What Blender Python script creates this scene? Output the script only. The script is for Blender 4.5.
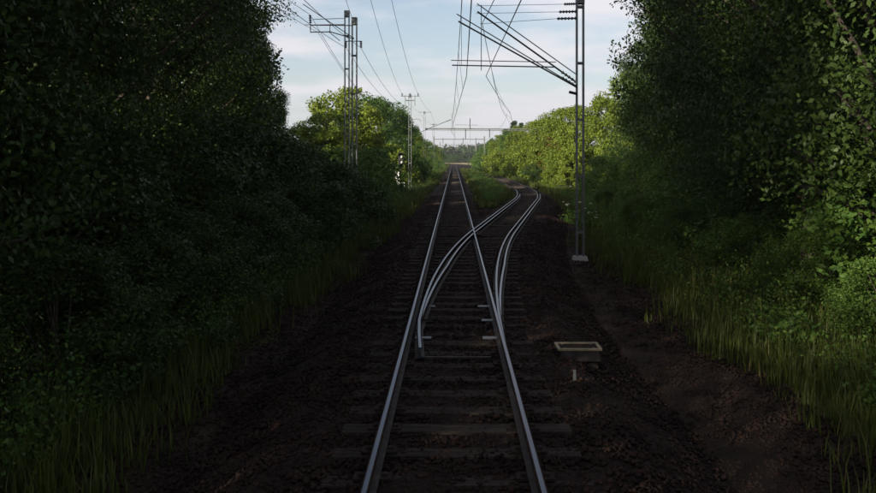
import bpy, math, random
import numpy as np
from mathutils import Vector, Matrix

for o in list(bpy.data.objects): bpy.data.objects.remove(o)
SC = bpy.context.scene
COL = SC.collection
R = math.radians

# ------------------------------------------------------------------ camera
FP, VX, VY, H = 800.0, 454.0, 157.0, 2.79      # focal length in photo pixels, vanishing point, eye height over the rails
cam = bpy.data.cameras.new('camera'); camo = bpy.data.objects.new('camera', cam); COL.objects.link(camo)
cam.sensor_fit = 'HORIZONTAL'; cam.sensor_width = 36; cam.lens = 36*FP/876
cam.shift_x = (438-VX)/876; cam.shift_y = (VY-246.5)/876
cam.clip_start = 0.1; cam.clip_end = 9000
camo.location = (0, 0, H); camo.rotation_euler = (R(90), 0, 0)
SC.camera = camo
# ------------------------------------------------------------------ sky and sun
SUN_EL, SUN_AZ = 16.0, 219.0                   # azimuth clockwise from +Y (the way the track runs)
w = bpy.data.worlds.new('World'); SC.world = w; w.use_nodes = True
nt = w.node_tree; nt.nodes.clear()
def N(t, **k):
    n = nt.nodes.new(t)
    for a, b in k.items(): setattr(n, a, b)
    return n
sky = N('ShaderNodeTexSky', sky_type='NISHITA', sun_disc=False, sun_elevation=R(SUN_EL), sun_rotation=R(SUN_AZ),
        air_density=1.0, dust_density=1.2, ozone_density=1.7, altitude=50)
tc = N('ShaderNodeTexCoord'); sep = N('ShaderNodeSeparateXYZ'); nt.links.new(tc.outputs['Generated'], sep.inputs[0])
za = N('ShaderNodeMath', operation='ADD'); za.inputs[1].default_value = 0.16
zm = N('ShaderNodeMath', operation='MAXIMUM'); zm.inputs[1].default_value = 0.0
nt.links.new(sep.outputs[2], zm.inputs[0]); nt.links.new(zm.outputs[0], za.inputs[0])
cmb = N('ShaderNodeCombineXYZ')
for i in (0, 1):
    d = N('ShaderNodeMath', operation='DIVIDE'); nt.links.new(sep.outputs[i], d.inputs[0]); nt.links.new(za.outputs[0], d.inputs[1]); nt.links.new(d.outputs[0], cmb.inputs[i])
mp = N('ShaderNodeMapping'); mp.inputs['Scale'].default_value = (0.75, 0.9, 1); mp.inputs['Rotation'].default_value = (0, 0, R(14)); mp.inputs['Location'].default_value = (1.3, 0.2, 0)
nt.links.new(cmb.outputs[0], mp.inputs[0])
no = N('ShaderNodeTexNoise'); no.inputs['Scale'].default_value = 1.3; no.inputs['Detail'].default_value = 7; no.inputs['Roughness'].default_value = 0.52
nt.links.new(mp.outputs[0], no.inputs['Vector'])
cr = N('ShaderNodeMapRange'); cr.interpolation_type = 'SMOOTHSTEP'
for k, v in ((1, 0.43), (2, 0.60), (3, 0.0), (4, 0.9)): cr.inputs[k].default_value = v
nt.links.new(no.outputs[0], cr.inputs[0])
cl = N('ShaderNodeRGB'); cl.outputs[0].default_value = (6.9, 6.5, 6.8, 1)
mx = N('ShaderNodeMix', data_type='RGBA'); nt.links.new(cr.outputs[0], mx.inputs[0])
hz = N('ShaderNodeMath', operation='MULTIPLY'); hz.inputs[1].default_value = -5.2; nt.links.new(zm.outputs[0], hz.inputs[0])   # thin evening haze, thickest at the horizon
he = N('ShaderNodeMath', operation='EXPONENT'); nt.links.new(hz.outputs[0], he.inputs[0])
hm = N('ShaderNodeMath', operation='MULTIPLY'); hm.inputs[1].default_value = .9; nt.links.new(he.outputs[0], hm.inputs[0])
hc = N('ShaderNodeMix', data_type='RGBA'); hc.inputs[7].default_value = (4.85, 4.95, 5.3, 1)
nt.links.new(hm.outputs[0], hc.inputs[0]); nt.links.new(sky.outputs[0], mx.inputs[6]); nt.links.new(mx.outputs[2], hc.inputs[6]); nt.links.new(cl.outputs[0], mx.inputs[7])
bg = N('ShaderNodeBackground'); bg.inputs[1].default_value = 0.08
out = N('ShaderNodeOutputWorld'); nt.links.new(hc.outputs[2], bg.inputs[0]); nt.links.new(bg.outputs[0], out.inputs[0])
sl = bpy.data.lights.new('sun', 'SUN'); slo = bpy.data.objects.new('sun', sl); COL.objects.link(slo)
sl.energy = 5.0; sl.angle = R(0.6); sl.color = (1.0, 0.88, 0.70)
sd = Vector((math.sin(R(SUN_AZ))*math.cos(R(SUN_EL)), math.cos(R(SUN_AZ))*math.cos(R(SUN_EL)), math.sin(R(SUN_EL))))
slo.rotation_euler = (-sd).to_track_quat('-Z', 'Y').to_euler(); slo.location = sd*60
vs = SC.view_settings; vs.view_transform = 'Standard'; vs.look = 'None'; vs.gamma = 1; vs.use_curve_mapping = False; vs.exposure = 0.85
SC.render.engine = 'CYCLES'

# ------------------------------------------------------------------ helpers
def P(px, py, d):                              # photo pixel at distance d along the track
    return Vector(((px-VX)/FP*d, d, H-(py-VY)/FP*d))
class MB:
    def __init__(s): s.v = []; s.f = []; s.m = []
    def box(s, c, size, rz=0, mat=0, taper=1.0):
        b = len(s.v); x, y, z = size[0]/2, size[1]/2, size[2]/2; ca, sa = math.cos(rz), math.sin(rz)
        for k, (i, j, l) in enumerate([(-1,-1,-1),(1,-1,-1),(1,1,-1),(-1,1,-1),(-1,-1,1),(1,-1,1),(1,1,1),(-1,1,1)]):
            t = taper if l > 0 else 1
            X, Y = i*x*t, j*y*t
            s.v.append((c[0]+X*ca-Y*sa, c[1]+X*sa+Y*ca, c[2]+l*z))
        for q in [(0,3,2,1),(4,5,6,7),(0,1,5,4),(1,2,6,5),(2,3,7,6),(3,0,4,7)]:
            s.f.append([b+i for i in q]); s.m.append(mat)
        return s
    def tube(s, pts, r, n=6, cap=True, mat=0):
        pts = [Vector(p) for p in pts]; rr = r if isinstance(r, (list, tuple)) else [r]*len(pts)
        b = len(s.v)
        for i, p in enumerate(pts):
            t = (pts[min(i+1, len(pts)-1)]-pts[max(i-1, 0)]).normalized()
            u = t.cross(Vector((0,0,1)) if abs(t.z) < .9 else Vector((1,0,0))).normalized(); vv = t.cross(u)
            for k in range(n):
                a = 2*math.pi*k/n; q = p+(u*math.cos(a)+vv*math.sin(a))*rr[i]; s.v.append(tuple(q))
        for i in range(len(pts)-1):
            for k in range(n):
                k2 = (k+1) % n
                s.f.append([b+i*n+k, b+i*n+k2, b+(i+1)*n+k2, b+(i+1)*n+k]); s.m.append(mat)
        if cap:
            s.f.append([b+k for k in range(n)][::-1]); s.m.append(mat)
            e = b+(len(pts)-1)*n; s.f.append([e+k for k in range(n)]); s.m.append(mat)
        return s
    def sweep(s, path, prof, mats):            # prof: closed (x,z) loop, swept along a list of (x,y,z), heading kept horizontal
        b = len(s.v); n = len(prof); path = [Vector(p) for p in path]
        for i, p in enumerate(path):
            t = (path[min(i+1, len(path)-1)]-path[max(i-1, 0)]); t.z = 0; t.normalize(); rt = Vector((t.y, -t.x, 0))
            for (x, z) in prof: q = p+rt*x; s.v.append((q.x, q.y, q.z+z))
        for i in range(len(path)-1):
            for k in range(n):
                k2 = (k+1) % n
                s.f.append([b+i*n+k, b+i*n+k2, b+(i+1)*n+k2, b+(i+1)*n+k][::-1]); s.m.append(mats[k])
        s.f.append([b+k for k in range(n)]); s.m.append(mats[0])
        e = b+(len(path)-1)*n; s.f.append([e+k for k in range(n)][::-1]); s.m.append(mats[0])
        return s
    def mesh(s, name, mats, smooth=False):
        me = bpy.data.meshes.new(name); me.from_pydata(s.v, [], s.f)
        for m in (mats if isinstance(mats, (list, tuple)) else [mats]): me.materials.append(m)
        me.polygons.foreach_set('material_index', s.m)
        if smooth: me.polygons.foreach_set('use_smooth', [True]*len(s.f))
        me.update(); return me
    def build(s, name, mats, parent=None, smooth=False):
        return link(name, s.mesh(name, mats, smooth), parent)
def link(name, me, parent=None, loc=None):
    o = bpy.data.objects.new(name, me); COL.objects.link(o)
    if parent is not None: o.parent = parent
    if loc is not None: o.location = loc
    return o
def tag(o, label=None, cat=None, group=None, kind=None):
    if label: o['label'] = label
    if cat: o['category'] = cat
    if group: o['group'] = group
    if kind: o['kind'] = kind
    return o
def thing(name, label, cat, loc=(0,0,0), group=None):
    o = bpy.data.objects.new(name, None); COL.objects.link(o); o.location = loc; o.empty_display_size = .2
    return tag(o, label, cat, group)
def npmesh(name, V, F, mat):                   # V (n,3), F (m,k) arrays
    me = bpy.data.meshes.new(name); V = np.ascontiguousarray(V, dtype=np.float32); F = np.ascontiguousarray(F, dtype=np.int32); k = F.shape[1]
    me.vertices.add(len(V)); me.vertices.foreach_set('co', V.ravel())
    me.loops.add(F.size); me.loops.foreach_set('vertex_index', F.ravel())
    me.polygons.add(len(F)); me.polygons.foreach_set('loop_start', np.arange(0, F.size, k, dtype=np.int32)); me.polygons.foreach_set('loop_total', np.full(len(F), k, dtype=np.int32))
    me.update(calc_edges=True); me.materials.append(mat); return me

# ------------------------------------------------------------------ materials
def new_mat(name):
    m = bpy.data.materials.new(name); m.use_nodes = True; t = m.node_tree
    return m, t, t.nodes['Principled BSDF']
def noisy(name, c1, c2, scale=8, rough=0.8, metal=0, bump=0.0, bscale=None, detail=6, spec=0.3, c3=None, stretch=None):
    m, t, b = new_mat(name); n = t.nodes; L = t.links
    tcn = n.new('ShaderNodeTexCoord'); src = tcn.outputs['Object']
    if stretch:
        mpp = n.new('ShaderNodeMapping'); mpp.inputs['Scale'].default_value = stretch; L.new(src, mpp.inputs[0]); src = mpp.outputs[0]
    tx = n.new('ShaderNodeTexNoise'); tx.inputs['Scale'].default_value = scale; tx.inputs['Detail'].default_value = detail; L.new(src, tx.inputs['Vector'])
    rp = n.new('ShaderNodeValToRGB'); L.new(tx.outputs[0], rp.inputs[0])
    rp.color_ramp.elements[0].position = .32; rp.color_ramp.elements[0].color = (*c1, 1); rp.color_ramp.elements[1].position = .68; rp.color_ramp.elements[1].color = (*c2, 1)
    if c3: e = rp.color_ramp.elements.new(.5); e.color = (*c3, 1)
    L.new(rp.outputs[0], b.inputs['Base Color']); b.inputs['Roughness'].default_value = rough; b.inputs['Metallic'].default_value = metal
    b.inputs['Specular IOR Level'].default_value = spec
    if bump:
        t2 = n.new('ShaderNodeTexNoise'); t2.inputs['Scale'].default_value = bscale or scale*3; t2.inputs['Detail'].default_value = 5; L.new(src, t2.inputs['Vector'])
        bp = n.new('ShaderNodeBump'); bp.inputs['Strength'].default_value = bump; bp.inputs['Distance'].default_value = .05; L.new(t2.outputs[0], bp.inputs['Height']); L.new(bp.outputs[0], b.inputs['Normal'])
    return m
def leaf_mat(name, c1, c2, trans=0.35, dead=None):
    m, t, b = new_mat(name); n = t.nodes; L = t.links
    g = n.new('ShaderNodeNewGeometry'); oi = n.new('ShaderNodeObjectInfo')
    ad = n.new('ShaderNodeMath'); ad.operation = 'MULTIPLY_ADD'; ad.inputs[1].default_value = .65
    m2 = n.new('ShaderNodeMath'); m2.operation = 'MULTIPLY'; m2.inputs[1].default_value = .35
    L.new(oi.outputs['Random'], m2.inputs[0]); L.new(g.outputs['Random Per Island'], ad.inputs[0]); L.new(m2.outputs[0], ad.inputs[2])
    rp = n.new('ShaderNodeValToRGB'); L.new(ad.outputs[0], rp.inputs[0])
    rp.color_ramp.elements[0].color = (*c1, 1); rp.color_ramp.elements[1].color = (*c2, 1)
    if dead:
        rp.color_ramp.elements[1].position = .92; e = rp.color_ramp.elements.new(.97); e.color = (*dead, 1)
    L.new(rp.outputs[0], b.inputs['Base Color']); b.inputs['Roughness'].default_value = .55; b.inputs['Specular IOR Level'].default_value = .25
    tr = n.new('ShaderNodeBsdfTranslucent'); L.new(rp.outputs[0], tr.inputs[0])
    ms = n.new('ShaderNodeMixShader'); ms.inputs[0].default_value = trans
    L.new(b.outputs[0], ms.inputs[1]); L.new(tr.outputs[0], ms.inputs[2]); L.new(ms.outputs[0], n['Material Output'].inputs[0])
    return m
def plain(name, c, rough=.6, metal=0, var=.15):
    return noisy(name, tuple(x*(1-var) for x in c), tuple(min(1, x*(1+var)) for x in c), 5, rough, metal)
M = dict(
    ballast=noisy('ballast', (.010,.007,.006), (.032,.021,.017), 14, .95, bump=.9, bscale=26, c3=(.018,.012,.010), spec=.1),
    stone=noisy('ballast_stone', (.010,.007,.006), (.040,.025,.020), 2.2, .95, spec=.1),
    ground=noisy('ground', (.018,.02,.008), (.07,.075,.022), .35, .95, bump=.6, bscale=6, c3=(.045,.042,.018), spec=.1),
    path=noisy('cess_gravel', (.014,.010,.008), (.04,.027,.02), 1.1, .95, bump=.9, bscale=30, c3=(.024,.016,.012), spec=.1),
    field=noisy('dry_field', (.22,.19,.10), (.34,.28,.15), .05, .95),
    steel=noisy('rail_head_steel', (.032,.042,.066), (.075,.092,.13), 3, .36, 1.0, bump=.05, stretch=(8,.3,8)),
    rust=noisy('rail_rust', (.014,.009,.007), (.04,.024,.018), 12, .9, bump=.2, spec=.08),
    foot=noisy('rail_foot', (.025,.02,.019), (.06,.05,.047), 9, .7, .2, spec=.15),
    wood=noisy('sleeper_wood', (.014,.011,.0095), (.066,.055,.047), 3.2, .95, bump=.7, bscale=14, stretch=(.6,9,3), spec=.08),
    plate=noisy('plate_steel', (.014,.010,.008), (.035,.026,.022), 14, .9, 0, spec=.1),
    galv=noisy('galvanised_steel', (.11,.12,.125), (.19,.20,.21), 6, .55, .5),
    dark=noisy('dark_steel', (.03,.035,.04), (.07,.075,.08), 7, .5, .5),
    ceramic=noisy('grey_insulator', (.05,.06,.075), (.11,.12,.14), 6, .3, 0, spec=.5),
    wire=noisy('wire_copper', (.06,.065,.07), (.10,.10,.11), 6, .5, .6),
    cream=noisy('cream_paint', (.16,.13,.075), (.27,.22,.13), 9, .6),
    white=noisy('white_paint', (.48,.5,.49), (.66,.67,.65), 9, .5),
    black=noisy('black_paint', (.012,.012,.013), (.03,.03,.03), 9, .6),
    lens=noisy('signal_lens', (.34,.37,.36), (.45,.48,.46), 20, .15, 0, spec=.6),
    concrete=noisy('concrete', (.22,.22,.21), (.36,.35,.33), 1.2, .9, bump=.2),
    bark=noisy('bark', (.035,.028,.022), (.10,.085,.07), 5, .95, bump=.8, bscale=14, stretch=(3,3,.6)),
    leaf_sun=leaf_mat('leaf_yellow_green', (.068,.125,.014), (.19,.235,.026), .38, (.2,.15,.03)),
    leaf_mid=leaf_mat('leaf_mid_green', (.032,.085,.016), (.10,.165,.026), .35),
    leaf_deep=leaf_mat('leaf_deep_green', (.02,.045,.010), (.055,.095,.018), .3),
    leaf_rust=leaf_mat('leaf_reddish', (.09,.06,.015), (.15,.09,.02), .3),
    needle=leaf_mat('spruce_needle', (.014,.032,.014), (.035,.06,.025), .12),
    grass=leaf_mat('grass_blade', (.022,.042,.008), (.085,.105,.02), .3, (.16,.13,.05)),
    far=leaf_mat('far_foliage', (.022,.04,.016), (.045,.07,.026), .2),
    petal=leaf_mat('white_petal', (.4,.42,.36), (.6,.6,.54), .3),
)
# ------------------------------------------------------------------ ground, ballast, tracks
PITCH = .68
def sid(d):                                    # sideways position of the siding's centre line
    if d < 10.5: return 0.0
    if d < 31: return (d-10.5)**2/280
    if d < 52: return 1.501+.1464*(d-31)
    if d < 72.5: t = d-52; return 4.576+.1464*t-t*t/280
    return 6.077
def bend(d): return -max(0.0, d-250)**2/900    # far off, both tracks curve away to the left
def bedz(x, y):                                # height of ballast or ground
    l, r = -1.75, max(1.75, sid(y)+1.75); e = max(l-x, x-r, 0)
    return max(-.80, -.215-.41*e) if e < 1.4 else -.80
def steps(a, b, s):
    n = max(1, int(round((b-a)/s))); return [a+(b-a)*i/n for i in range(n+1)]
rnd = random.Random(4); rng = np.random.default_rng(7)

def sheet(name, xs, ys, zf, mat):
    V = np.array([(x, y, zf(x, y)) for y in ys for x in xs]); nx = len(xs); F = []
    for j in range(len(ys)-1):
        for i in range(nx-1): a = j*nx+i; F.append((a, a+1, a+nx+1, a+nx))
    return link(name, npmesh(name, V, np.array(F), mat))
def gz(x, y):                                  # ground height: level formation, gently uneven beside it
    b = max(0, abs(x-2)-7)
    return -.78+.14*math.sin(x*.31+y*.11)*min(1, b/4)+.10*math.sin(x*.9-y*.37)*min(1, b/4)
xs = [-3500,-1200,-500,-250,-120,-80]+steps(-60, 60, 1.5)+[80,120,250,500,1200,3500]
ys = [-900,-300,-100,-40]+steps(-20, 150, 2.5)+[170,200,240,300,380,500,700,1100,2000,4000]
tag(sheet('ground', xs, ys, gz, M['ground']), kind='structure')
# ballast bed: a top between the shoulders and slopes at both sides, covering main line and siding
def bed(y):
    c = sid(y); l = -1.75; r = max(1.75, c+1.75)
    return [(l-1.35, -.80), (l-.5, -.42), (l, -.215)]+[(l+(r-l)*k/8, -.215) for k in range(1, 8)]+[(r, -.215), (r+.5, -.42), (r+1.35, -.80)]
V = []; F = []; by = steps(-6, 120, .5)+steps(122, 460, 8)
for y in by:
    for k, (x, z) in enumerate(bed(y)):
        V.append((x+bend(y)+rnd.uniform(-.05, .05), y, z+(rnd.uniform(-.025, .02) if 0 < k < 12 else 0)))
nb = len(bed(0))
for j in range(len(by)-1):
    for i in range(nb-1): a = j*nb+i; F.append((a, a+1, a+nb+1, a+nb))
bedo = link('ballast_bed', npmesh('ballast_bed', np.array(V), np.array(F), M['ballast'])); tag(bedo, kind='structure')
# trodden gravel path at the right of the bed
V = []; F = []; py_ = steps(-6, 90, .8)
for y in py_:
    a = max(1.75, sid(y)+1.75)+.9; b = max(5.0, sid(y)+4.0)+.35*math.sin(y*.7)+.2*math.sin(y*2.1)
    for k in range(7): V.append((a+(b-a)*k/6, y, -.665-.05*k/6+rnd.uniform(-.015, .015)-(.12 if k in (0, 6) else 0)))
for j in range(len(py_)-1):
    for i in range(6): a = j*7+i; F.append((a, a+1, a+8, a+7))
tag(link('gravel_path', npmesh('gravel_path', np.array(V), np.array(F), M['path'])), kind='structure')
V = []; F = []; 
for y in py_:
    b = -2.75; a = -4.1+.45*math.sin(y*.5)+.2*math.sin(y*1.7)
    for k in range(7): V.append((a+(b-a)*k/6, y, -.69+rnd.uniform(-.015, .015)-(.12 if k in (0, 6) else 0)))
for j in range(len(py_)-1):
    for i in range(6): a = j*7+i; F.append((a, a+1, a+8, a+7))
tag(link('gravel_path', npmesh('gravel_path', np.array(V), np.array(F), M['path'])), kind='structure')
# loose stones on the bed, real geometry
def stones(n, y0, y1, smin, smax, name):
    y = y0+(y1-y0)*rng.random(n)**1.5; u = rng.random(n)
    c = np.array([max(1.75, sid(t)+1.75) for t in y]); x = -4.0+(c+4.0+3.3)*u
    l = np.maximum(0, -1.75-x); r_ = np.maximum(0, x-c); e = np.maximum(l, r_)
    z = np.where(e > 1.2, -.69, -.215-e*.41)
    s = rng.uniform(smin, smax, n)
    base = np.array([(1,0,0),(-1,0,0),(0,1,0),(0,-1,0),(0,0,1),(0,0,-1)], float)
    fc = np.array([(0,2,4),(2,1,4),(1,3,4),(3,0,4),(2,0,5),(1,2,5),(3,1,5),(0,3,5)])
    Vv = base[None]*(s[:,None,None])*rng.uniform(.55, 1.25, (n,6,3))+rng.normal(0, .22, (n,6,3))*s[:,None,None]
    a = rng.random(n)*6.28; ca, sa = np.cos(a)[:,None], np.sin(a)[:,None]
    X = Vv[:,:,0]*ca-Vv[:,:,1]*sa; Y = Vv[:,:,0]*sa+Vv[:,:,1]*ca
    Vv = np.stack([X+x[:,None], Y+y[:,None], Vv[:,:,2]*.8+z[:,None]+.35*s[:,None]], 2).reshape(-1, 3)
    F = (fc[None]+(np.arange(n)*6)[:,None,None]).reshape(-1, 3)
    o = link(name, npmesh(name, Vv, F, M['stone'])); return tag(o, kind='stuff', label='loose brown crushed stones strewn over the track bed', cat='gravel')
stones(80000, 4.5, 62, .018, .042, 'ballast_stones')

RAIL = [(-.021,0),(.021,0),(.036,-.007),(.036,-.036),(.009,-.048),(.009,-.135),(.07,-.156),(.07,-.168),(-.07,-.168),(-.07,-.156),(-.009,-.135),(-.009,-.048),(-.036,-.036),(-.036,-.007)]
RMAT = [0,1,1,1,1,2,1,1,1,2,1,1,1,1]; RM = [M['steel'], M['rust'], M['foot']]
def rail(parent, path, name='rail'):
    return MB().sweep(path, RAIL, RMAT).build(name, RM, parent)
main = thing('railway_track', 'straight main line running under the camera to the horizon', 'railway track')
side = thing('railway_track', 'siding track branching off right from the straight main line', 'railway track')
mys = steps(-4, 60, 4)+steps(70, 450, 20)
for s in (-.752, .752): rail(main, [(s+bend(y), y, 0) for y in mys])
sy = steps(11.2, 74, 1)+steps(80, 420, 20)
rail(side, [(.752+sid(y)+bend(y) if y < 40 else sid(y)+.752+bend(y), y, -.004) for y in sy])
sy2 = steps(11.75, 74, 1)+steps(80, 420, 20)
rail(side, [(-.752+math.sqrt(sid(y)**2+.15**2)+max(0, 13.5-y)*.06 if y < 40 else sid(y)-.752+bend(y), y, -.005) for y in sy2])
gy = steps(13.8, 61, 1)  # second rail close beside each siding rail, doubling its line
goff = lambda y: .01+.17*min(1, (y-13.8)/7)
rail(side, [(-.752+math.sqrt(sid(y)**2+.15**2)+goff(y), y, -.012) for y in gy], 'twin_rail')
rail(side, [(.752+sid(y)+goff(y), y, -.015) for y in gy], 'twin_rail')
slm = MB().box((0,0,0), (2.5,.245,.16)).mesh('sleeper', M['wood'])
plm = MB().box((0,0,0), (.36,.17,.022)).box((-.11,0,.02), (.05,.06,.03)).box((.11,0,.02), (.05,.06,.03)).mesh('base_plate', M['plate'])
y = 11.5-12*PITCH; n = 0
while y < 150:
    c = sid(y)
    if 12 < y < 36: x0, x1 = -1.28, c+1.28
    else: x0, x1 = -1.25, 1.25
    o = link('sleeper', slm, main, ((x0+x1)/2+rnd.uniform(-.03, .03), y+rnd.uniform(-.02, .02), -.266+rnd.uniform(-.022, .014)))
    o.scale = ((x1-x0)/2.5, rnd.uniform(.9, 1.08), 1); o.rotation_euler.z = rnd.uniform(-.008, .008)
    if y < 36:
        for s in ([-.752, .752]+([c-.752, c+.752] if y > 20 else [])):
            link('base_plate', plm, main if abs(s) == .752 else side, (s, y, -.173))
    y += PITCH
y = 36.2
while y < 130:
    c = sid(y); o = link('sleeper', slm, side, (c+rnd.uniform(-.03, .03), y, -.264+rnd.uniform(-.008, .01))); o.rotation_euler.z = -math.atan(sid(y+.5)-sid(y-.5)); y += PITCH
MB().box((.78, 31.0, -.115), (.46, 3.0, .09)).build('crossing_plate', M['rust'], side)
# stretcher bars and rods at the toe of the points
MB().box((.03, 11.72, -.145), (1.02, .05, .022)).build('stretcher_bar', M['foot'], side)
MB().box((-.03, 14.35, -.13), (1.05, .045, .02)).build('stretcher_bar', M['plate'], side)
for yy in (13.05, 14.45, 15.8):
    for sx in (-.50, .60): MB().box((sx, yy, -.158), (.26, .13, .018)).build('slide_plate', M['galv'], side)
# point machine
pm = thing('point_machine', 'low dark point machine with cream edged lid beside the right rail', 'point machine', (1.88, 12.15, -.27))
MB().box((0,0,.085), (.60,.42,.15), 0, 0, .96).build('body', M['foot'], pm)
MB().box((0,-.20,.185), (.66,.045,.03)).box((0,.20,.185), (.66,.045,.03)).box((-.31,0,.185), (.045,.354,.03)).box((.31,0,.185), (.045,.354,.03)).build('lid_rim', M['cream'], pm)
MB().box((0,0,.172), (.57,.35,.02)).build('lid', M['rust'], pm)
MB().tube([(-.3,-.1,.05), (-1.1,-.36,.06)], .014).build('rod', M['rust'], pm)
for a in (-.22, .22):
    for b in (-.13, .13): MB().tube([(a,b,.18), (a,b,.196)], .016, 6).build('bolt', M['galv'], pm)
MB().box((0,.215,.15), (.2,.03,.05)).build('hinge', M['dark'], pm)
for s in (-1, 1): MB().box((s*.2,0,-.06), (.12,.6,.05)).build('foot', M['wood'], pm)
st = thing('marker_peg', 'small pale peg in the ballast in front of the point machine', 'peg', (1.62, 10.75, -.22))
MB().box((0,0,.08), (.035,.03,.14), .3, 0, .8).build('stake', M['galv'], st)

# ------------------------------------------------------------------ overhead line
def insulator(mb, a, b, r=.075, n=5):
    a, b = Vector(a), Vector(b); mb.tube([a, b], .03, 8)
    for k in range(n):
        c = a.lerp(b, (k+.5)/n); dd = (b-a).normalized()*((b-a).length/n*.32); mb.tube([c-dd, c, c+dd], [r*.45, r, r*.45], 10)
    return mb
def lattice_mast(label, x, y, h, wdt=.24, dep=.3, zb=-.75, group=None, battens=True):
    t = thing('lattice_mast', label, 'mast', (x, y, zb), group)
    for s in (-1, 1):
        MB().box((s*wdt/2,0,h/2), (.042,dep,h)).build('post', M['galv'], t)
    k = 1.0
    if battens:
        bm = MB().box((0,0,0), (wdt-.042,.012,.07)).mesh('batten', M['galv'])
        while k < h-.3:
            for s in (-1, 1): link('batten', bm, t, (0, s*dep*.45, k))
            k += 1.9
    MB().box((0,0,h-.12), (wdt+.05,dep+.04,.36)).build('cap_plate', M['galv'], t)
    MB().box((0,0,.12), (.5,.5,.16), 0, 0, .85).build('foundation', M['concrete'], t)
    return t
def part(t, mb, name, mat):
    o = mb.build(name, mat, t); T = t.location
    for v in o.data.vertices: v.co -= T
    return o
# two masts standing at the left
dA, dB = 40.0, 46.0
A = P(354.5, 19, dA); B = P(347, 12, dB)
ma = lattice_mast('nearer of the two tall lattice masts at left, carrying a tubular bracket', A.x, dA, A.z+.75, .22)
mb_ = lattice_mast('farther tall lattice mast at left, rising just behind the bracket mast', B.x, dB, B.z+.75, .24)
def pl(*pts, d): return [P(a, b, d) for a, b in pts]
part(ma, MB().tube(pl((310.5,25.2),(352,25.6), d=dA-.2), .028).tube(pl((310.5,32.2),(330,32), d=dA-.2), .028).tube(pl((310.5,24),(310.5,33), d=dA-.2), .026).tube(pl((330,25),(330,33), d=dA-.2), .02), 'bracket', M['galv'])
part(ma, MB().tube(pl((329,31.5),(354,39), d=dA-.22), .028), 'brace', M['galv'])
part(ma, MB().tube(pl((329,32),(340,41), d=dA-.24), .02), 'brace', M['galv'])
part(ma, MB().tube(pl((303,4.2),(354,38.5), d=dA-.26), .022), 'stay', M['dark'])
for (a, b, c, d_) in ((310,15,310.5,23.5), (345.8,41,345.8,48), (361,41,361,48)):
    part(ma, insulator(MB(), P(a,b,dA-.3), P(c,d_,dA-.3), .085, 4), 'insulator', M['ceramic'])
part(ma, MB().tube(pl((345.8,41.3),(361,41.3), d=dA-.3), .022), 'cross_arm', M['dark'])
part(mb_, MB().tube(pl((304,25),(345,24.6), d=dB-.2), .02).tube(pl((313,19.5),(345,18.5), d=dB-.2), .02), 'cross_arm', M['galv'])
# right mast with two cantilevers
dR = 27.0
mr = lattice_mast('lattice mast at right holding two pairs of slanting cantilever tubes', P(580,0,dR).x, dR, 9.0, .22, .26)
def can(dd, tubes, steady, name):
    for (a, b, c, e, r) in tubes:
        part(mr, MB().tube([P(a,b,dd), P(c,e,dd)], r, 8), 'cantilever_tube', M['dark'] if r > .022 else M['galv'])
    for (a, b, c, e, r) in steady: part(mr, MB().tube([P(a,b,dd), P(c,e,dd)], r, 8), 'steady_tube', M['galv'])
can(26.7, ((456.7,14.1,577,86.8,.018), (458.4,21.4,577,87.5,.027)), ((451,60.4,556,62.2,.015),), 'a')
can(27.3, ((477,3.7,577,75,.018), (477.4,11.7,577,82.8,.03)), ((452,65.3,554,67.2,.022),), 'b')
part(mr, MB().tube(pl((481.3,5),(481.3,70.5), d=27.25), .014), 'hanger', M['dark'])
part(mr, MB().tube(pl((461.5,16),(461.5,66), d=26.75), .008), 'hanger', M['dark'])
for (a, b, c, e, d_) in ((476,6,564,4.3,27.3), (476,13.6,559,12,27.0), (480,24,557,18.8,26.7)):
    part(mr, MB().tube([P(a,b,d_), P(c,e,d_)], .008, 5), 'stay_rod', M['dark'])
    part(mr, insulator(MB(), P(c,e,d_), P(577,e-.4,d_), .06, 6), 'insulator', M['ceramic'])
for (a, b, c, e, d_) in ((561,77.2,577,86.8,26.7), (561,71.5,577,82.8,27.3)):
    part(mr, insulator(MB(), P(a,b,d_), P(c,e,d_), .062, 5), 'insulator', M['ceramic'])
part(mr, MB().tube(pl((569,92),(577,94), d=26.8), .05), 'clamp', M['dark'])
# farther masts along the left side
def t_mast(label, px, d, ytop, arms, group='masts receding along the left side'):
    p = P(px, ytop, d); h = p.z+.75
    t = lattice_mast(label, p.x, d, h, .26, .3, group=group, battens=d < 100)
    for (x0, x1, yy, r) in arms: part(t, MB().tube(pl((x0,yy),(x1,yy), d=d-.2), r), 'cross_arm', M['galv'])
    return t
m84 = t_mast('far lattice mast with a two tier crossarm at left', 410, 84, 95, ((405,415,100.5,.05), (401,419,96.3,.03)))
for x_ in (405.2, 414.8): part(m84, MB().tube(pl((x_,95),(x_,106), d=83.8), .045), 'hanger', M['galv'])
for x_ in (402, 418, 410): part(m84, insulator(MB(), P(x_,96.3,83.8), P(x_,93.2,83.8), .09, 3), 'insulator', M['ceramic'])
part(m84, MB().tube(pl((410,119.5),(419,119),(421,121.5), d=83.8), .03), 'bracket', M['galv'])
m119 = t_mast('mast at the left end of the long gantry beam', 424.5, 119, 112, ((418.5,431,112.3,.035),))
part(m119, MB().tube(pl((415.5,134.7),(426,129.6),(451,119.6), d=118.7), .045), 'cantilever_tube', M['dark'])
part(m119, insulator(MB(), P(447,121.3,118.7), P(451,119.6,118.7), .1, 3), 'insulator', M['ceramic'])
gan = thing('gantry', 'long gantry beam spanning both tracks with hanging posts, nearest of the gantries', 'gantry', (0, 119.4, -.75), 'gantries over the tracks')
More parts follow.
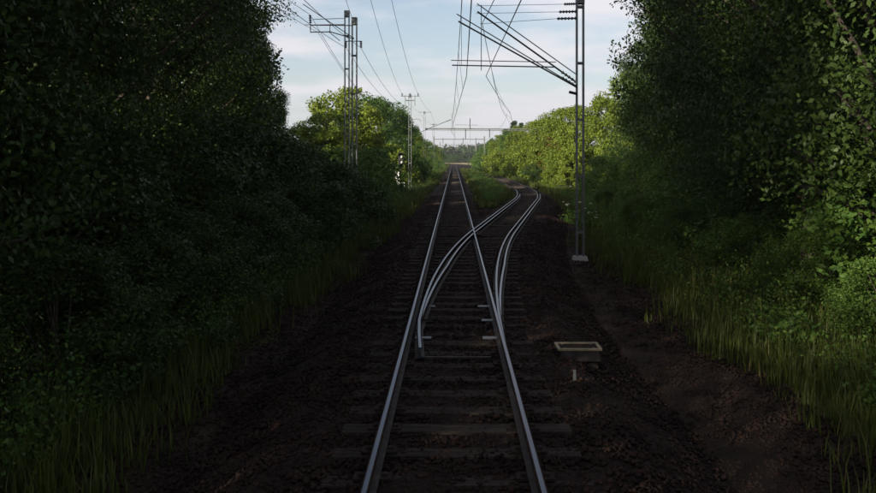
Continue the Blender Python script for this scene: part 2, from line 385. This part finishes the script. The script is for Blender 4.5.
part(gan, MB().tube(pl((425,128.6),(549,129.4), d=119.4), .075, 8).tube(pl((425,130),(549,130.8), d=119.4), .05, 6), 'beam', M['galv'])
for (x_, a, b) in ((470, 118.5, 129), (465.5, 129.5, 139), (489.5, 129.5, 137.5)):
    part(gan, MB().tube(pl((x_,a),(x_,b), d=119.2), .075), 'hanging_post', M['dark'])
part(gan, MB().tube(pl((455,124.8),(478,125.2), d=119.1), .03), 'stay', M['galv'])
part(gan, MB().tube(pl((470,129.5),(470,152), d=119.2), .02), 'hanging_rod', M['galv'])
part(gan, MB().box((P(550,0,119.4).x, 119.4, 3.0), (.26,.3,7.5)), 'post', M['galv'])
def gantry(d, x0, x1, ytop, label, posts):
    g = thing('gantry', label, 'gantry', (0, d, -.75), 'gantries over the tracks')
    part(g, MB().tube(pl((x0,ytop),(x1,ytop), d=d), .09, 6), 'beam', M['galv'])
    for x_ in (x0, x1):
        p = P(x_, ytop-3, d); part(g, MB().box((p.x, d, (p.z-.75)/2), (.3,.3,p.z+.75)), 'post', M['galv'])
    for x_ in posts: part(g, MB().tube(pl((x_,ytop-1.5),(x_,ytop+4.5), d=d-.1), .07), 'hanging_post', M['dark'])
gantry(185, 434, 484.5, 139.3, 'second gantry, farther off and lower in the picture than the long one', (443, 463, 476))
gantry(260, 440, 476, 145.2, 'farthest small gantry against the distant wood', (459, 468))
t_mast('slim far mast close to the left trees, beyond the long gantry', 433.5, 150, 124, ((430,437,124.4,.04),))
# wires
def wire(label, pts, sag=0.0, r=.012, name='overhead_wire', cat='wire', group='overhead wires'):
    V = []
    for i in range(len(pts)-1):
        a, b = Vector(pts[i]), Vector(pts[i+1]); s = sag[i] if isinstance(sag, (list, tuple)) else sag
        for k in range(13 if s else 3):
            t = k/(12 if s else 2)
            if i and k == 0: continue
            q = a.lerp(b, t); q.z -= 4*s*t*(1-t); V.append(q)
    o = MB().tube(V, r, 5).build(name, M['wire']); return tag(o, label, cat, group)
cw = [(.05,-14,5.5), (.42,27,5.5), (-.3,84,5.5), (.25,119,5.5), (-.2,185,5.5), (.2,260,5.5), (-24,400,5.5)]
wire('contact wire hanging lowest over the straight main line', cw, r=.012)
mw = [(.1,-14,7.35), (.22,27,7.35), (-.25,84,7.3), (.2,119,7.2), (-.2,185,7.2), (.2,260,7.2), (-24,400,7.2)]
mwo = wire('sagging carrier wire above the main line contact wire', mw, [1.0,1.1,.7,1.2,1.2,1.5], r=.013)
def along(pts, y, sag=None):
    for i in range(len(pts)-1):
        a, b = Vector(pts[i]), Vector(pts[i+1])
        if a.y <= y <= b.y:
            t = (y-a.y)/(b.y-a.y); q = a.lerp(b, t)
            if sag: q.z -= 4*sag[i]*t*(1-t)
            return q
for y in list(range(32, 84, 8))+list(range(90, 119, 8)):
    MB().tube([along(mw, y, [1.0,1.1,.7,1.2,1.2,1.5]), along(cw, y)], .006, 4).build('dropper', M['wire'], mwo)
scw = [(1.35,-14,5.5), (1.08,27,5.52), (2.1,37,5.5), (3.35,48,5.5), (4.7,64,5.5), (5.9,84,5.5), (6.2,119,5.5), (6.0,185,5.5), (6.0,260,5.5)]
wire('contact wire that swings off right above the siding', scw, r=.011)
smw = [(1.42,-14,7.2), (.95,27,7.3), (5.6,84,7.2), (6.1,119,7.1), (6.0,185,7.1), (6.0,260,7.1)]
smo = wire('sagging carrier wire above the siding', smw, [.9,1.0,.6,1.1,1.1], r=.012)
for y in (34, 42, 50, 58, 68, 76): MB().tube([along(smw, y, [.9,1.0,.6,1.1,1.1]), along(scw, y)], .006, 4).build('dropper', M['wire'], smo)
p1, p2 = P(402,93.5,84), P(418,93.5,84); q1, q2 = P(419,111.8,119), P(430.5,111.8,119)
wire('left one of the two high feeder wires coming down to the two tier mast', [(-4.2,-10,10.6), (-4.0,38,10.4), p1, q1, P(431,124,150)], [.9,.6,.3,.3], r=.011)
wire('right one of the two high feeder wires coming down to the two tier mast', [(-3.2,-10,10.6), (-3.0,38,10.4), p2, q2, P(436,124,150)], [.9,.6,.3,.3], r=.011)
i1 = P(361,48,dA-.3); i2 = P(345.8,48,dA-.3); i3 = P(310.2,15,dA-.3)
wire('wire running from the right insulator of the bracket mast into the trees', [(-4.6,-10,8.5), i1, P(407,106,83.8)], [.8,.7], r=.011)
wire('wire beside the right insulator wire, a little lower', [(-5.2,-10,8.2), i2+Vector((.02,0,0)), P(405,107,83.8)], [.8,.9], r=.011)
wire('wire leaving the outer insulator of the left bracket toward the far trees', [(-7.4,-10,9.8), i3, P(392,120,84)], [.7,1.0], r=.012)
wire('wire slung under the left bracket frame', [(-7.0,-10,8.6), P(318,32.5,dA-.2), P(396,121,84)], [.7,1.0], r=.010)
wire('short wire from the top of the farther left mast up out of view', [(-2.2,-4,11.5), P(352,18,dA)], [.4], r=.010)
# signal
sg = thing('signal', 'black light signal with two pale lamps and a white panel, among left bushes', 'signal', (P(400.5,0,85).x, 85, -.75))
def sp(px, py, dy=0): p = P(px, py, 85+dy); return (p.x-sg.location.x, dy, p.z+.75)
MB().tube([sp(400.5,188.5), sp(400.5,152)], .06, 8).build('post', M['dark'], sg)
hd = MB(); c = sp(400.8,160.5); hd.box((c[0],-.1,c[2]), (.52,.16,1.55)); 
for s in (-1, 1): hd.tube([(c[0],-.18,c[2]+s*.62), (c[0],-.02,c[2]+s*.62)], .26, 16)
hd.build('backboard', M['black'], sg)
for py in (156.6, 162):
    c = sp(400.9, py); MB().tube([(c[0],-.22,c[2]), (c[0],-.185,c[2])], .17, 16).build('lamp_lens', M['lens'], sg)
    MB().tube([(c[0],-.42,c[2]+.02), (c[0],-.2,c[2]+.02)], .2, 14, cap=False).build('lamp_hood', M['black'], sg)
c = sp(397.4,178.5); MB().box((c[0],-.16,c[2]), (.42,.05,1.45)).build('white_panel', M['white'], sg)
c = sp(402.4,184.5); MB().box((c[0],-.5,c[2]), (.5,.35,.42)).build('cable_box', M['white'], sg)
# pale dry field beyond the bend
V = [(-40,318,-.765),(60,318,-.765),(160,505,-.765),(-160,505,-.765)]
tag(link('field', npmesh('field', np.array(V), np.array([(0,1,2,3)]), M['field'])), kind='structure')

# ------------------------------------------------------------------ vegetation
def leaves(C, size, rs, out=None, flat=.35):   # C (n,3) leaf centres -> folded diamond leaves
    n = len(C); nr = rs.normal(0, 1, (n,3)); nr[:,2] += .5
    if out is not None: nr += out*1.1
    nr /= np.linalg.norm(nr, axis=1)[:,None]+1e-9
    a = rs.normal(0, 1, (n,3)); a -= nr*(a*nr).sum(1)[:,None]; a /= np.linalg.norm(a, axis=1)[:,None]+1e-9
    b = np.cross(nr, a); s = size*rs.uniform(.6, 1.35, n)[:,None]
    V = np.stack([C-a*s, C+b*s*.55-nr*s*.12, C+a*s, C-b*s*.55-nr*s*.12], 1).reshape(-1, 3)
    return V, (np.arange(n*4).reshape(n, 4))
def make_crown(name, seed, h, rad, base, nclump, per, size, mat, shape='round', trunk_r=.16, spread=.5, limbs=10):
    rs = np.random.default_rng(seed); C = []; tries = 0
    lob = [(rs.uniform(-.35,.35)*rad, rs.uniform(-.35,.35)*rad, rs.uniform(.35,.85), rs.uniform(.55,.8)) for _ in range(5)]
    while len(C) < nclump:
        z = rs.uniform(0, 1); u = rs.normal(0, 1, 2); u /= np.linalg.norm(u)
        if shape == 'round': rmax = rad*math.sqrt(max(0, 1-(abs(z-.42)/.6)**2.2))
        elif shape == 'tall': rmax = rad*math.sqrt(max(0, 1-(abs(z-.4)/.62)**2))*(.85+.3*math.sin(z*9+seed))
        elif shape == 'bush': rmax = rad*math.sqrt(max(0, 1-z**2.4))
        else: rmax = rad*(1-z)**.85+.05
        ang = math.atan2(u[1], u[0]); rmax *= 1+.22*math.sin(ang*3+seed+z*4)+.12*math.sin(ang*5+2*seed)
        r = rmax*rs.uniform(.25, 1)**.5 if shape != 'cone' else rmax*rs.uniform(.15, 1)**.6
        C.append((u[0]*r, u[1]*r, base+(h-base)*z*.97))
    C = np.array(C); k = rs.uniform(.6, 1.5, nclump)
    L = []; O = []; mid = np.array([0, 0, base+(h-base)*.4])
    for c, kk in zip(C, k):
        m = int(per*kk); q = rs.normal(0, 1, (m,3)); q /= np.linalg.norm(q, axis=1)[:,None]; q *= (rs.random((m,1))**.45)*spread*kk**.5
        if shape == 'cone': q[:,2] *= .35; q[:,2] -= .25*np.linalg.norm(q[:,:2], axis=1)
        else: q[:,2] *= .75
        L.append(c+q); o = (c-mid); o = o/(np.linalg.norm(o)+1e-6); O.append(np.repeat(o[None], m, 0)*.6+q/spread*.6)
    L = np.concatenate(L); O = np.concatenate(O); L[:,2] = np.maximum(L[:,2], .03)
    V, F = leaves(L, size, rs, O); me = npmesh(name+'_crown', V, F, mat)
    tb = MB(); rr = random.Random(seed)
    if shape != 'bush':
        top = h*.93; pts = [(rr.uniform(-.12,.12)*(i > 0), rr.uniform(-.12,.12)*(i > 0), -.4+(top+.4)*i/7) for i in range(8)]
        tb.tube(pts, [trunk_r*(1.15-i/7*1.05) for i in range(8)], 8)
    idx = rs.choice(nclump, min(limbs, nclump), replace=False)
    for i in idx:
        c = C[i]
        if shape == 'bush': a = Vector((rr.uniform(-.15,.15), rr.uniform(-.15,.15), -.1)); r0 = .03
        else:
            zz = max(base*.7, c[2]-(.35 if shape == 'cone' else .9)*math.hypot(c[0], c[1])); zz = min(zz, h*.85); a = Vector((0, 0, zz)); r0 = trunk_r*.42*(1-zz/h*.6)
        b = Vector(c); m_ = a.lerp(b, .5)+Vector((0, 0, -.12 if shape == 'cone' else .15))
        tb.tube([a, m_, b], [r0, r0*.65, r0*.25], 5)
    return me, tb.mesh(name+'_trunk', M['bark'], True), h, rad
PR = {}
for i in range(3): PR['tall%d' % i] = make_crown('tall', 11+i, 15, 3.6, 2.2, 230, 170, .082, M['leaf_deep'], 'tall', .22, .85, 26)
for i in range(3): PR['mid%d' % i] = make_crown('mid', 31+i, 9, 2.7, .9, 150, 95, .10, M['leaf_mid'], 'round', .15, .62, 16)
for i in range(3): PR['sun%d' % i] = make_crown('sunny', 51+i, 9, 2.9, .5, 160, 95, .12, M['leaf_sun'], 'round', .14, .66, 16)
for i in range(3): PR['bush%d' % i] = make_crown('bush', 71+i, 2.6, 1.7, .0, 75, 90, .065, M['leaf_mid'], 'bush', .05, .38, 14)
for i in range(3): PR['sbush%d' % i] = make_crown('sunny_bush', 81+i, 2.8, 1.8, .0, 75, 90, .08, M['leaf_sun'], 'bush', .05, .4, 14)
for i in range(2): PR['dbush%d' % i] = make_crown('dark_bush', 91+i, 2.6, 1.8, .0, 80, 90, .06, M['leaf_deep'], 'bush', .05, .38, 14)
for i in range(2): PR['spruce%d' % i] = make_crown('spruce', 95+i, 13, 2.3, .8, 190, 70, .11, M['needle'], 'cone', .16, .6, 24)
for i in range(2):
    PR['nbush%d' % i] = make_crown('near_bush', 121+i, 2.8, 1.8, .0, 130, 150, .04, M['leaf_mid'], 'bush', .05, .36, 18)
    PR['ndbush%d' % i] = make_crown('near_dark_bush', 131+i, 2.8, 1.9, .0, 130, 150, .04, M['leaf_deep'], 'bush', .05, .36, 18)
for i in range(2): PR['ntall%d' % i] = make_crown('near_tall', 141+i, 15, 3.6, 2.0, 400, 170, .052, M['leaf_deep'], 'tall', .22, .72, 40)
rv = random.Random(21)
def plant(kind, px, ytop, d, label, group, cat='tree', name=None, wide=1.0, mat=None):
    ct, tt, h, rad = PR[kind]; p = P(px, ytop, d); zg = gz(p.x, d); H_ = p.z-zg; s = H_/h
    nm = name or ('bush' if cat == 'bush' else 'spruce_tree' if kind[:3] == 'spr' else 'deciduous_tree')
    t = thing(nm, label, cat, (p.x, d, zg), group); t.rotation_euler.z = rv.uniform(0, 6.28)
    sw = s*wide*rv.uniform(.94, 1.06) if cat == 'bush' else (.3*s+.7*min(s, 1.15))*wide*rv.uniform(.95, 1.08); t.scale = (sw, sw, s)
    link('crown', ct, t); link('stem' if cat == 'bush' else 'trunk', tt, t)
    return t
G1, G2, G3, G4 = 'trees of the left wood', 'sunlit trees along the right side', 'bushes in front of the left wood', 'sunlit bushes along the right side'
# left, in view
for a in (
 ('sun2',345,88,68,'tall round tree right behind the two left lattice masts'),
 ('sun1',327,112,61,'yellow green tree at the left edge of the tall round tree'),
 ('mid2',363,94,74,'broad green tree to the right of the two left lattice masts'),
 ('mid1',381,97,94,'dark green tree above the signal, left of the two tier mast'),
 ('mid0',396,108,101,'tree standing just left of the two tier mast'),
 ('mid2',406,119,112,'tree standing behind the two tier mast'),
 ('sun0',413,131,128,'pale green tree between the two tier mast and the gantry mast'),
 ('mid1',420,137,146,'small far tree at the foot of the gantry mast'),
 ('mid0',428,141,180,'far left tree just beyond the gantry mast'),
 ('sun2',435,145,225,'far left tree under the second gantry'),
 ('mid2',440,147,290,'last far tree on the left before the distant wood'),
 ('mid1',308,122,64,'low tree left of the yellow green tree at the wood edge')): plant(*a, G1)
# left, beyond the photograph's own edge: the wood goes on, raised to deepen shade
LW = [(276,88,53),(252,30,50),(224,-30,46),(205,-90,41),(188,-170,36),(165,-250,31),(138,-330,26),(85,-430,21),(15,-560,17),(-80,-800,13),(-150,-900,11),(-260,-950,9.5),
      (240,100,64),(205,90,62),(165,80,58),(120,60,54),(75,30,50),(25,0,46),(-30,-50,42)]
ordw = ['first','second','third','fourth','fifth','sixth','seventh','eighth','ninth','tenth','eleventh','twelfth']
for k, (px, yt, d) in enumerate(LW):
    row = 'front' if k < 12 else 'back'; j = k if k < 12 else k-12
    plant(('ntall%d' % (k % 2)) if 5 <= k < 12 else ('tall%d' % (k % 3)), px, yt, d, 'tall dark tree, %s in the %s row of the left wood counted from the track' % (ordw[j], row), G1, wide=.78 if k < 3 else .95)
# left bushes
for k, a in enumerate((
 ('dbush0',306,150,40,'dark bush at the left below the low tree'), ('dbush1',322,158,38,'dark bush left of the near lattice mast foot'),
 ('dbush0',338,165,37,'dark bush right in front of the near lattice mast'), ('dbush1',318,182,30,'low dark bush nearest the track at left'),
 ('bush1',340,150,50,'bush between the two lattice mast feet'), ('bush0',358,152,54,'bush just right of the lattice masts'),
 ('sbush0',382,143,90,'bright leafy bush left of the signal'), ('bush2',372,150,64,'green bush below the broad green tree'),
 ('bush0',396,158,93,'bush right behind the signal'), ('bush1',411,152,100,'bush at the foot of the two tier mast'),
 ('dbush0',360,172,52,'low dark bush right of the lattice mast feet'), ('sbush1',419,156,118,'small bright bush at the foot of the gantry mast'),
 ('bush2',428,158,140,'small bush beyond the gantry mast by the line'), ('bush0',436,159.5,190,'tiny far bush by the line at left'))):
    plant(*a, G3, 'bush')
BL = [(280,140,38),(255,130,34),(225,120,31),(190,110,28),(150,110,25),(105,110,22),(55,110,19),(0,100,16.5),(-70,90,14),(290,185,29),(262,195,25),(228,200,21.5),(185,215,18),(130,230,15),(65,250,12)]
for k, (px, yt, d) in enumerate(BL):
    row = 'tall' if k < 9 else 'low'; j = k if k < 9 else k-9
    plant('ndbush%d' % (k % 2), px, yt, d, '%s dark bush under the left wood, %s from the lattice masts' % (row, ordw[j]), G3, 'bush', wide=1.15)
# right, in view
for a in (
 ('sun0',574,106,98,'tall yellow green tree at the right edge behind the mast'), ('sun1',560,108,106,'rounded sunlit tree with the highest top on the right bank'),
 ('sun2',547,116,112,'sunlit tree behind the right post of the gantry'), ('sun0',534,121,122,'sunlit tree left of the gantry right post'),
 ('sun1',521,125,130,'sunlit tree in the middle of the right bank'), ('mid1',510,129,142,'greener tree left of the middle of the right bank'),
 ('sun2',502,135,152,'smaller sunlit tree near the left end of the right bank'), ('mid0',494,138,172,'far tree at the left end of the right bank'),
 ('mid2',487,143,200,'farthest tree of the right bank by the siding'), ('mid1',480,148,260,'tiny far tree on the right by the line')): plant(*a, G2)
plant('spruce0',514,119,175,'dark spruce top, taller one showing above the right bank', G2); plant('spruce1',521,121,180,'dark spruce top, right and shorter, above the right bank', G2); plant('spruce1',505,127,190,'dark spruce top, leftmost above the right bank', G2)
for a in (
 ('sbush0',572,148,93,'sunlit bush at the right edge low on the bank'), ('sbush1',558,150,96,'sunlit bush right of the gantry right post'),
 ('sbush2',545,146,103,'sunlit bush in front of the gantry right post'), ('dbush0',533,164,96,'round dark bush at the bend of the siding'),
 ('sbush0',531,145,112,'sunlit bush left of the gantry right post'), ('sbush1',519,146,121,'sunlit bush in the middle of the right bank'),
 ('sbush2',508,148,131,'sunlit bush left of the middle of the right bank'), ('sbush0',498,149,146,'sunlit bush near the siding, second from the far end'),
 ('bush1',490,152,164,'bush near the siding at the far end of the bank'), ('bush0',482,153,205,'tiny far bush right of the line'),
 ('bush2',476,155.5,270,'tiny farthest bush right of the line'), ('sbush1',553,166,88,'low bright bush beyond the bend of the siding'),
 ('sbush2',568,168,84,'low bright bush at the right edge above the white flowers')): plant(*a, G4, 'bush')
RW = [(606,98,92),(628,72,84),(652,35,74),(670,-10,64),(690,-70,55),(706,-130,47),(720,-190,40),(738,-260,34),(765,-350,28),(812,-460,23),(885,-620,18),
      (690,40,92),(740,10,84),(790,-20,76),(840,-40,68),(900,-80,58)]
for k, (px, yt, d) in enumerate(RW):  # right wood raised and drawn in to narrow the open sky
    row = 'front' if k < 11 else 'back'; j = k if k < 11 else k-11
    plant('ntall%d' % (k % 2) if 6 < k < 11 else ['sun0','sun1','tall0','tall1','tall2'][k if k < 2 else 2+k % 3], px, yt, d, 'tall tree right of the mast, %s in the %s row from the track' % (ordw[j], row), G2)
for sx, nm in ((-1, 'left'), (1, 'right')):  # unseen trees added behind the viewpoint to shade the foreground
    for k, (lx, yy) in enumerate(((11, 4), (13, -5), (10.5, -13), (13, -22))):
        ct, tt, h, rad = PR['tall%d' % (k % 3)]; sc = 1.15+.1*((k*7) % 3)
        t = thing('deciduous_tree', 'tall added shade tree beside the track on the %s, %s one out of view behind the viewpoint' % (nm, ordw[k]), 'tree', (sx*lx, yy, -.8), G1 if sx < 0 else G2)
        t.scale = (1.15, 1.15, sc); t.rotation_euler.z = k*1.7+sx; link('crown', ct, t); link('trunk', tt, t)
for k, (lx, yy) in enumerate(((-8.2, 5), (-8.6, 1), (-8.0, -3.5), (-8.8, -8), (-8.2, -13))):  # unseen bushes added to stop sun leaking in under the crowns
    ct, tt, h, rad = PR['ndbush%d' % (k % 2)]; t = thing('bush', 'unseen dark bush added as sun screen at the left beside the viewpoint, %s one going back' % ordw[k], 'bush', (lx, yy, -.8), G3)
    t.scale = (1.5, 1.5, 1.7); t.rotation_euler.z = k*2.1; link('crown', ct, t); link('stem', tt, t)
BR = [(600,158,66),(622,152,58),(648,148,50),(678,142,44),(712,140,38),(752,135,33),(800,128,28),(855,120,24),(925,110,20),(1010,90,16),
      (605,190,46),(640,195,37),(685,205,30),(740,215,24),(810,232,19),(895,255,15)]
for k, (px, yt, d) in enumerate(BR):
    row = 'tall' if k < 10 else 'low'; j = k if k < 10 else k-10
    plant('nbush%d' % (k % 2), px, yt, d, '%s bush right of the mast, %s from the track' % (row, ordw[j]), G4, 'bush', wide=1.15)
# reddish shrub among the right trees
PR['rust0'] = make_crown('reddish_bush', 101, 2.2, .9, .0, 30, 70, .08, M['leaf_rust'], 'bush', .04, .3, 8)
rb = plant('rust0',556,139,101,'small reddish leaved tree in the green of the right bank', G4, 'bush')
# white flowering plants
def umbel(px, py, d, label):
    p = P(px, py, d); zg = gz(p.x, d); t = thing('flowering_plant', label, 'plant', (p.x, d, zg), 'white flowering plants')
    rs = np.random.default_rng(int(px*7+d))
    for k in range(11):
        h = (p.z-zg)*rs.uniform(.62, 1.05); x, y_ = rs.normal(0, .3, 2); MB().tube([(x*.4, y_*.4, -.05), (x*.8, y_*.8, h*.6), (x, y_, h)], [.012, .009, .006], 5).build('stem', M['leaf_mid'], t)
        r_ = rs.uniform(.05, .1); f = MB(); n_ = 12; tl = rs.normal(0, .25, 2)
        f.v = [(x, y_, h-.02)]+[(x+math.cos(a*6.283/n_)*r_*(.7+.5*(a % 2)), y_+math.sin(a*6.283/n_)*r_*(.7+.5*(a % 2)), h+.01+(math.cos(a*6.283/n_)*tl[0]+math.sin(a*6.283/n_)*tl[1])*r_) for a in range(n_)]+[(x, y_, h+.045)]
        for a in range(n_): f.f += [[0, 1+(a+1) % n_, 1+a], [n_+1, 1+a, 1+(a+1) % n_]]; f.m += [0, 0]
        f.build('flower_head', M['petal'], t)
    q = rs.normal(0, 1, (500, 3))*np.array([.3, .3, .2])+np.array([0, 0, .35]); q[:,2] = np.abs(q[:,2]); V, F = leaves(q, .07, rs); link('foliage', npmesh('foliage', V, F, M['leaf_mid']), t)
umbel(563,181,64,'white flowering weed at the right above the siding bend'); umbel(573,203,42,'white flowering weed close to the right mast foot'); umbel(590,212,38,'white flowering weed just right of the right mast')
# grass and weeds on the verges
def grass(name, n, xf, y0, y1, hmin, hmax, wd, label, pw=1.4):
    rs = np.random.default_rng(len(name)+n); nt_ = n//9
    ty = y0+(y1-y0)*rs.random(nt_)**pw; tx = xf(ty, rs.random(nt_)); tx = tx+rs.normal(0, .3, nt_)*(np.abs(tx) > 2.6)
    y = np.repeat(ty, 9)+rs.normal(0, .09, nt_*9); x = np.repeat(tx, 9)+rs.normal(0, .09, nt_*9); n = nt_*9
    hh = np.repeat(rs.uniform(hmin, hmax, nt_)*(.6+.5*np.sin(tx*1.3+ty*.8)**2), 9)*rs.uniform(.5, 1.15, n)
    z = np.array([max(gz(a, b), bedz(a, b)) for a, b in zip(x, y)]); a = rs.random(n)*6.28; le = rs.uniform(.1, .5, n)*hh
    dx, dy = np.cos(a), np.sin(a); wv = wd*rs.uniform(.7, 1.4, n)*(1+y/60)
    B1 = np.stack([x-dy*wv, y+dx*wv, z-.03], 1); B2 = np.stack([x+dy*wv, y-dx*wv, z-.03], 1)
    M1 = np.stack([x+dx*le*.35+dy*wv*.8, y+dy*le*.35-dx*wv*.8, z+hh*.6], 1); M2 = np.stack([x+dx*le*.35-dy*wv*.8, y+dy*le*.35+dx*wv*.8, z+hh*.6], 1)
    T = np.stack([x+dx*le, y+dy*le, z+hh], 1)
    V = np.stack([B1, B2, M1, M2, T], 1).reshape(-1, 3); b = np.arange(n)*5
    F = np.concatenate([np.stack([b, b+1, b+2], 1), np.stack([b, b+2, b+3], 1), np.stack([b+3, b+2, b+4], 1)])
    tag(link(name, npmesh(name, V, F, M['grass'])), label, 'grass', kind='stuff')
edge = lambda y: np.array([max(4.9, sid(t)+3.6) if t < 45 else max(4.9, sid(t)+3.6-min(1, (t-45)/15)*1.7) for t in y])
ledge = lambda y: -3.6-np.clip((24-y)/14, 0, 1)*.5+np.clip((y-22)/60, 0, 1)*1.7
grass('verge_grass', 70000, lambda y, u: ledge(y)-.3*np.sin(y*.5)-(5+y*.14)*u**1.6, 6, 110, .25, .75, .008, 'tall shaded grass on the left verge')
grass('verge_grass', 60000, lambda y, u: edge(y)+.2*np.sin(y*.7)+(5+y*.14)*u**1.4, 8, 110, .25, .8, .008, 'tall grass on the right verge')
grass('meadow_grass', 30000, lambda y, u: 1.6+.15*np.sin(y)+(np.array([sid(t)-1.35 for t in y])-1.6)*u, 47, 190, .15, .55, .010, 'grass between main line and siding', 1.0)
grass('far_grass', 36000, lambda y, u: np.where(u < .5, -1.8-14*(u*2)**1.3, 7.7+14*((u-.5)*2)**1.3), 105, 300, .3, .8, .02, 'far grass beside the line', 1.2)
# broad-leaved weeds between the grass
def weeds(name, n, xf, y0, y1, label):
    rs = np.random.default_rng(n); y = y0+(y1-y0)*rs.random(n)**1.3; x = xf(y, rs.random(n)); C = []
    for a, b in zip(x, y):
        m = int(rs.integers(40, 90)); h = rs.uniform(.35, 1.25); q = rs.normal(0, 1, (m,3))*np.array([.2,.2,.3])*h; q[:,2] = np.abs(q[:,2]+.45*h); C.append(q+np.array([a, b, max(gz(a, b), bedz(a, b))]))
    C = np.concatenate(C); V, F = leaves(C, .036, rs); tag(link(name, npmesh(name, V, F, M['leaf_mid'])), label, 'weeds', kind='stuff')
weeds('weeds', 1500, lambda y, u: ledge(y)-.6-(4+y*.1)*u**1.3, 7, 100, 'dark leafy weeds along the left verge')
weeds('weeds', 1100, lambda y, u: edge(y)+.7+(4+y*.1)*u**1.3, 9, 100, 'leafy weeds along the right verge')
weeds('weeds', 260, lambda y, u: 2.2+(np.array([sid(t)-1.9 for t in y])-2.2)*u, 50, 130, 'leafy weeds in the strip between main line and siding')
# distant wood reading as one mass, and the pale field before it
rs = np.random.default_rng(5); C = []
for k in range(900):
    x = rs.uniform(-460, 460); y = rs.uniform(510, 600); h = rs.uniform(8, 13)+1.5*math.sin(x*.06); r = rs.uniform(2.5, 4.5); m = 150
    q = rs.normal(0, 1, (m,3)); q /= np.linalg.norm(q, axis=1)[:,None]; t = rs.random(m)**.4; C.append(np.stack([x+q[:,0]*t*r, y+q[:,1]*t*r, h*.5-.8+q[:,2]*t*h*.52], 1))
V, F = leaves(np.concatenate(C), 1.0, rs); tag(link('distant_wood', npmesh('distant_wood', V, F, M['far'])), 'distant dark wood along the horizon', 'wood', kind='stuff')

plant('dbush0',459,153.6,470,'low dark thicket in the field at the end of the line', G3, 'bush', wide=1.9)
plant('dbush1',451,154.2,480,'small dark thicket left of the one at the end of the line', G3, 'bush', wide=1.6)
# evening haze: even air round everything, the sky outside it
hz_m = bpy.data.materials.new('haze'); hz_m.use_nodes = True; ht = hz_m.node_tree; ht.nodes.clear()
pv = ht.nodes.new('ShaderNodeVolumePrincipled'); pv.inputs['Color'].default_value = (.86, .92, 1, 1); pv.inputs['Density'].default_value = .0002; pv.inputs['Anisotropy'].default_value = .2
ho = ht.nodes.new('ShaderNodeOutputMaterial'); ht.links.new(pv.outputs[0], ho.inputs['Volume'])
tag(MB().box((0, 1550, 14), (8000, 6000, 34)).build('haze', hz_m), kind='stuff', label='thin pale evening haze filling the air', cat='haze')
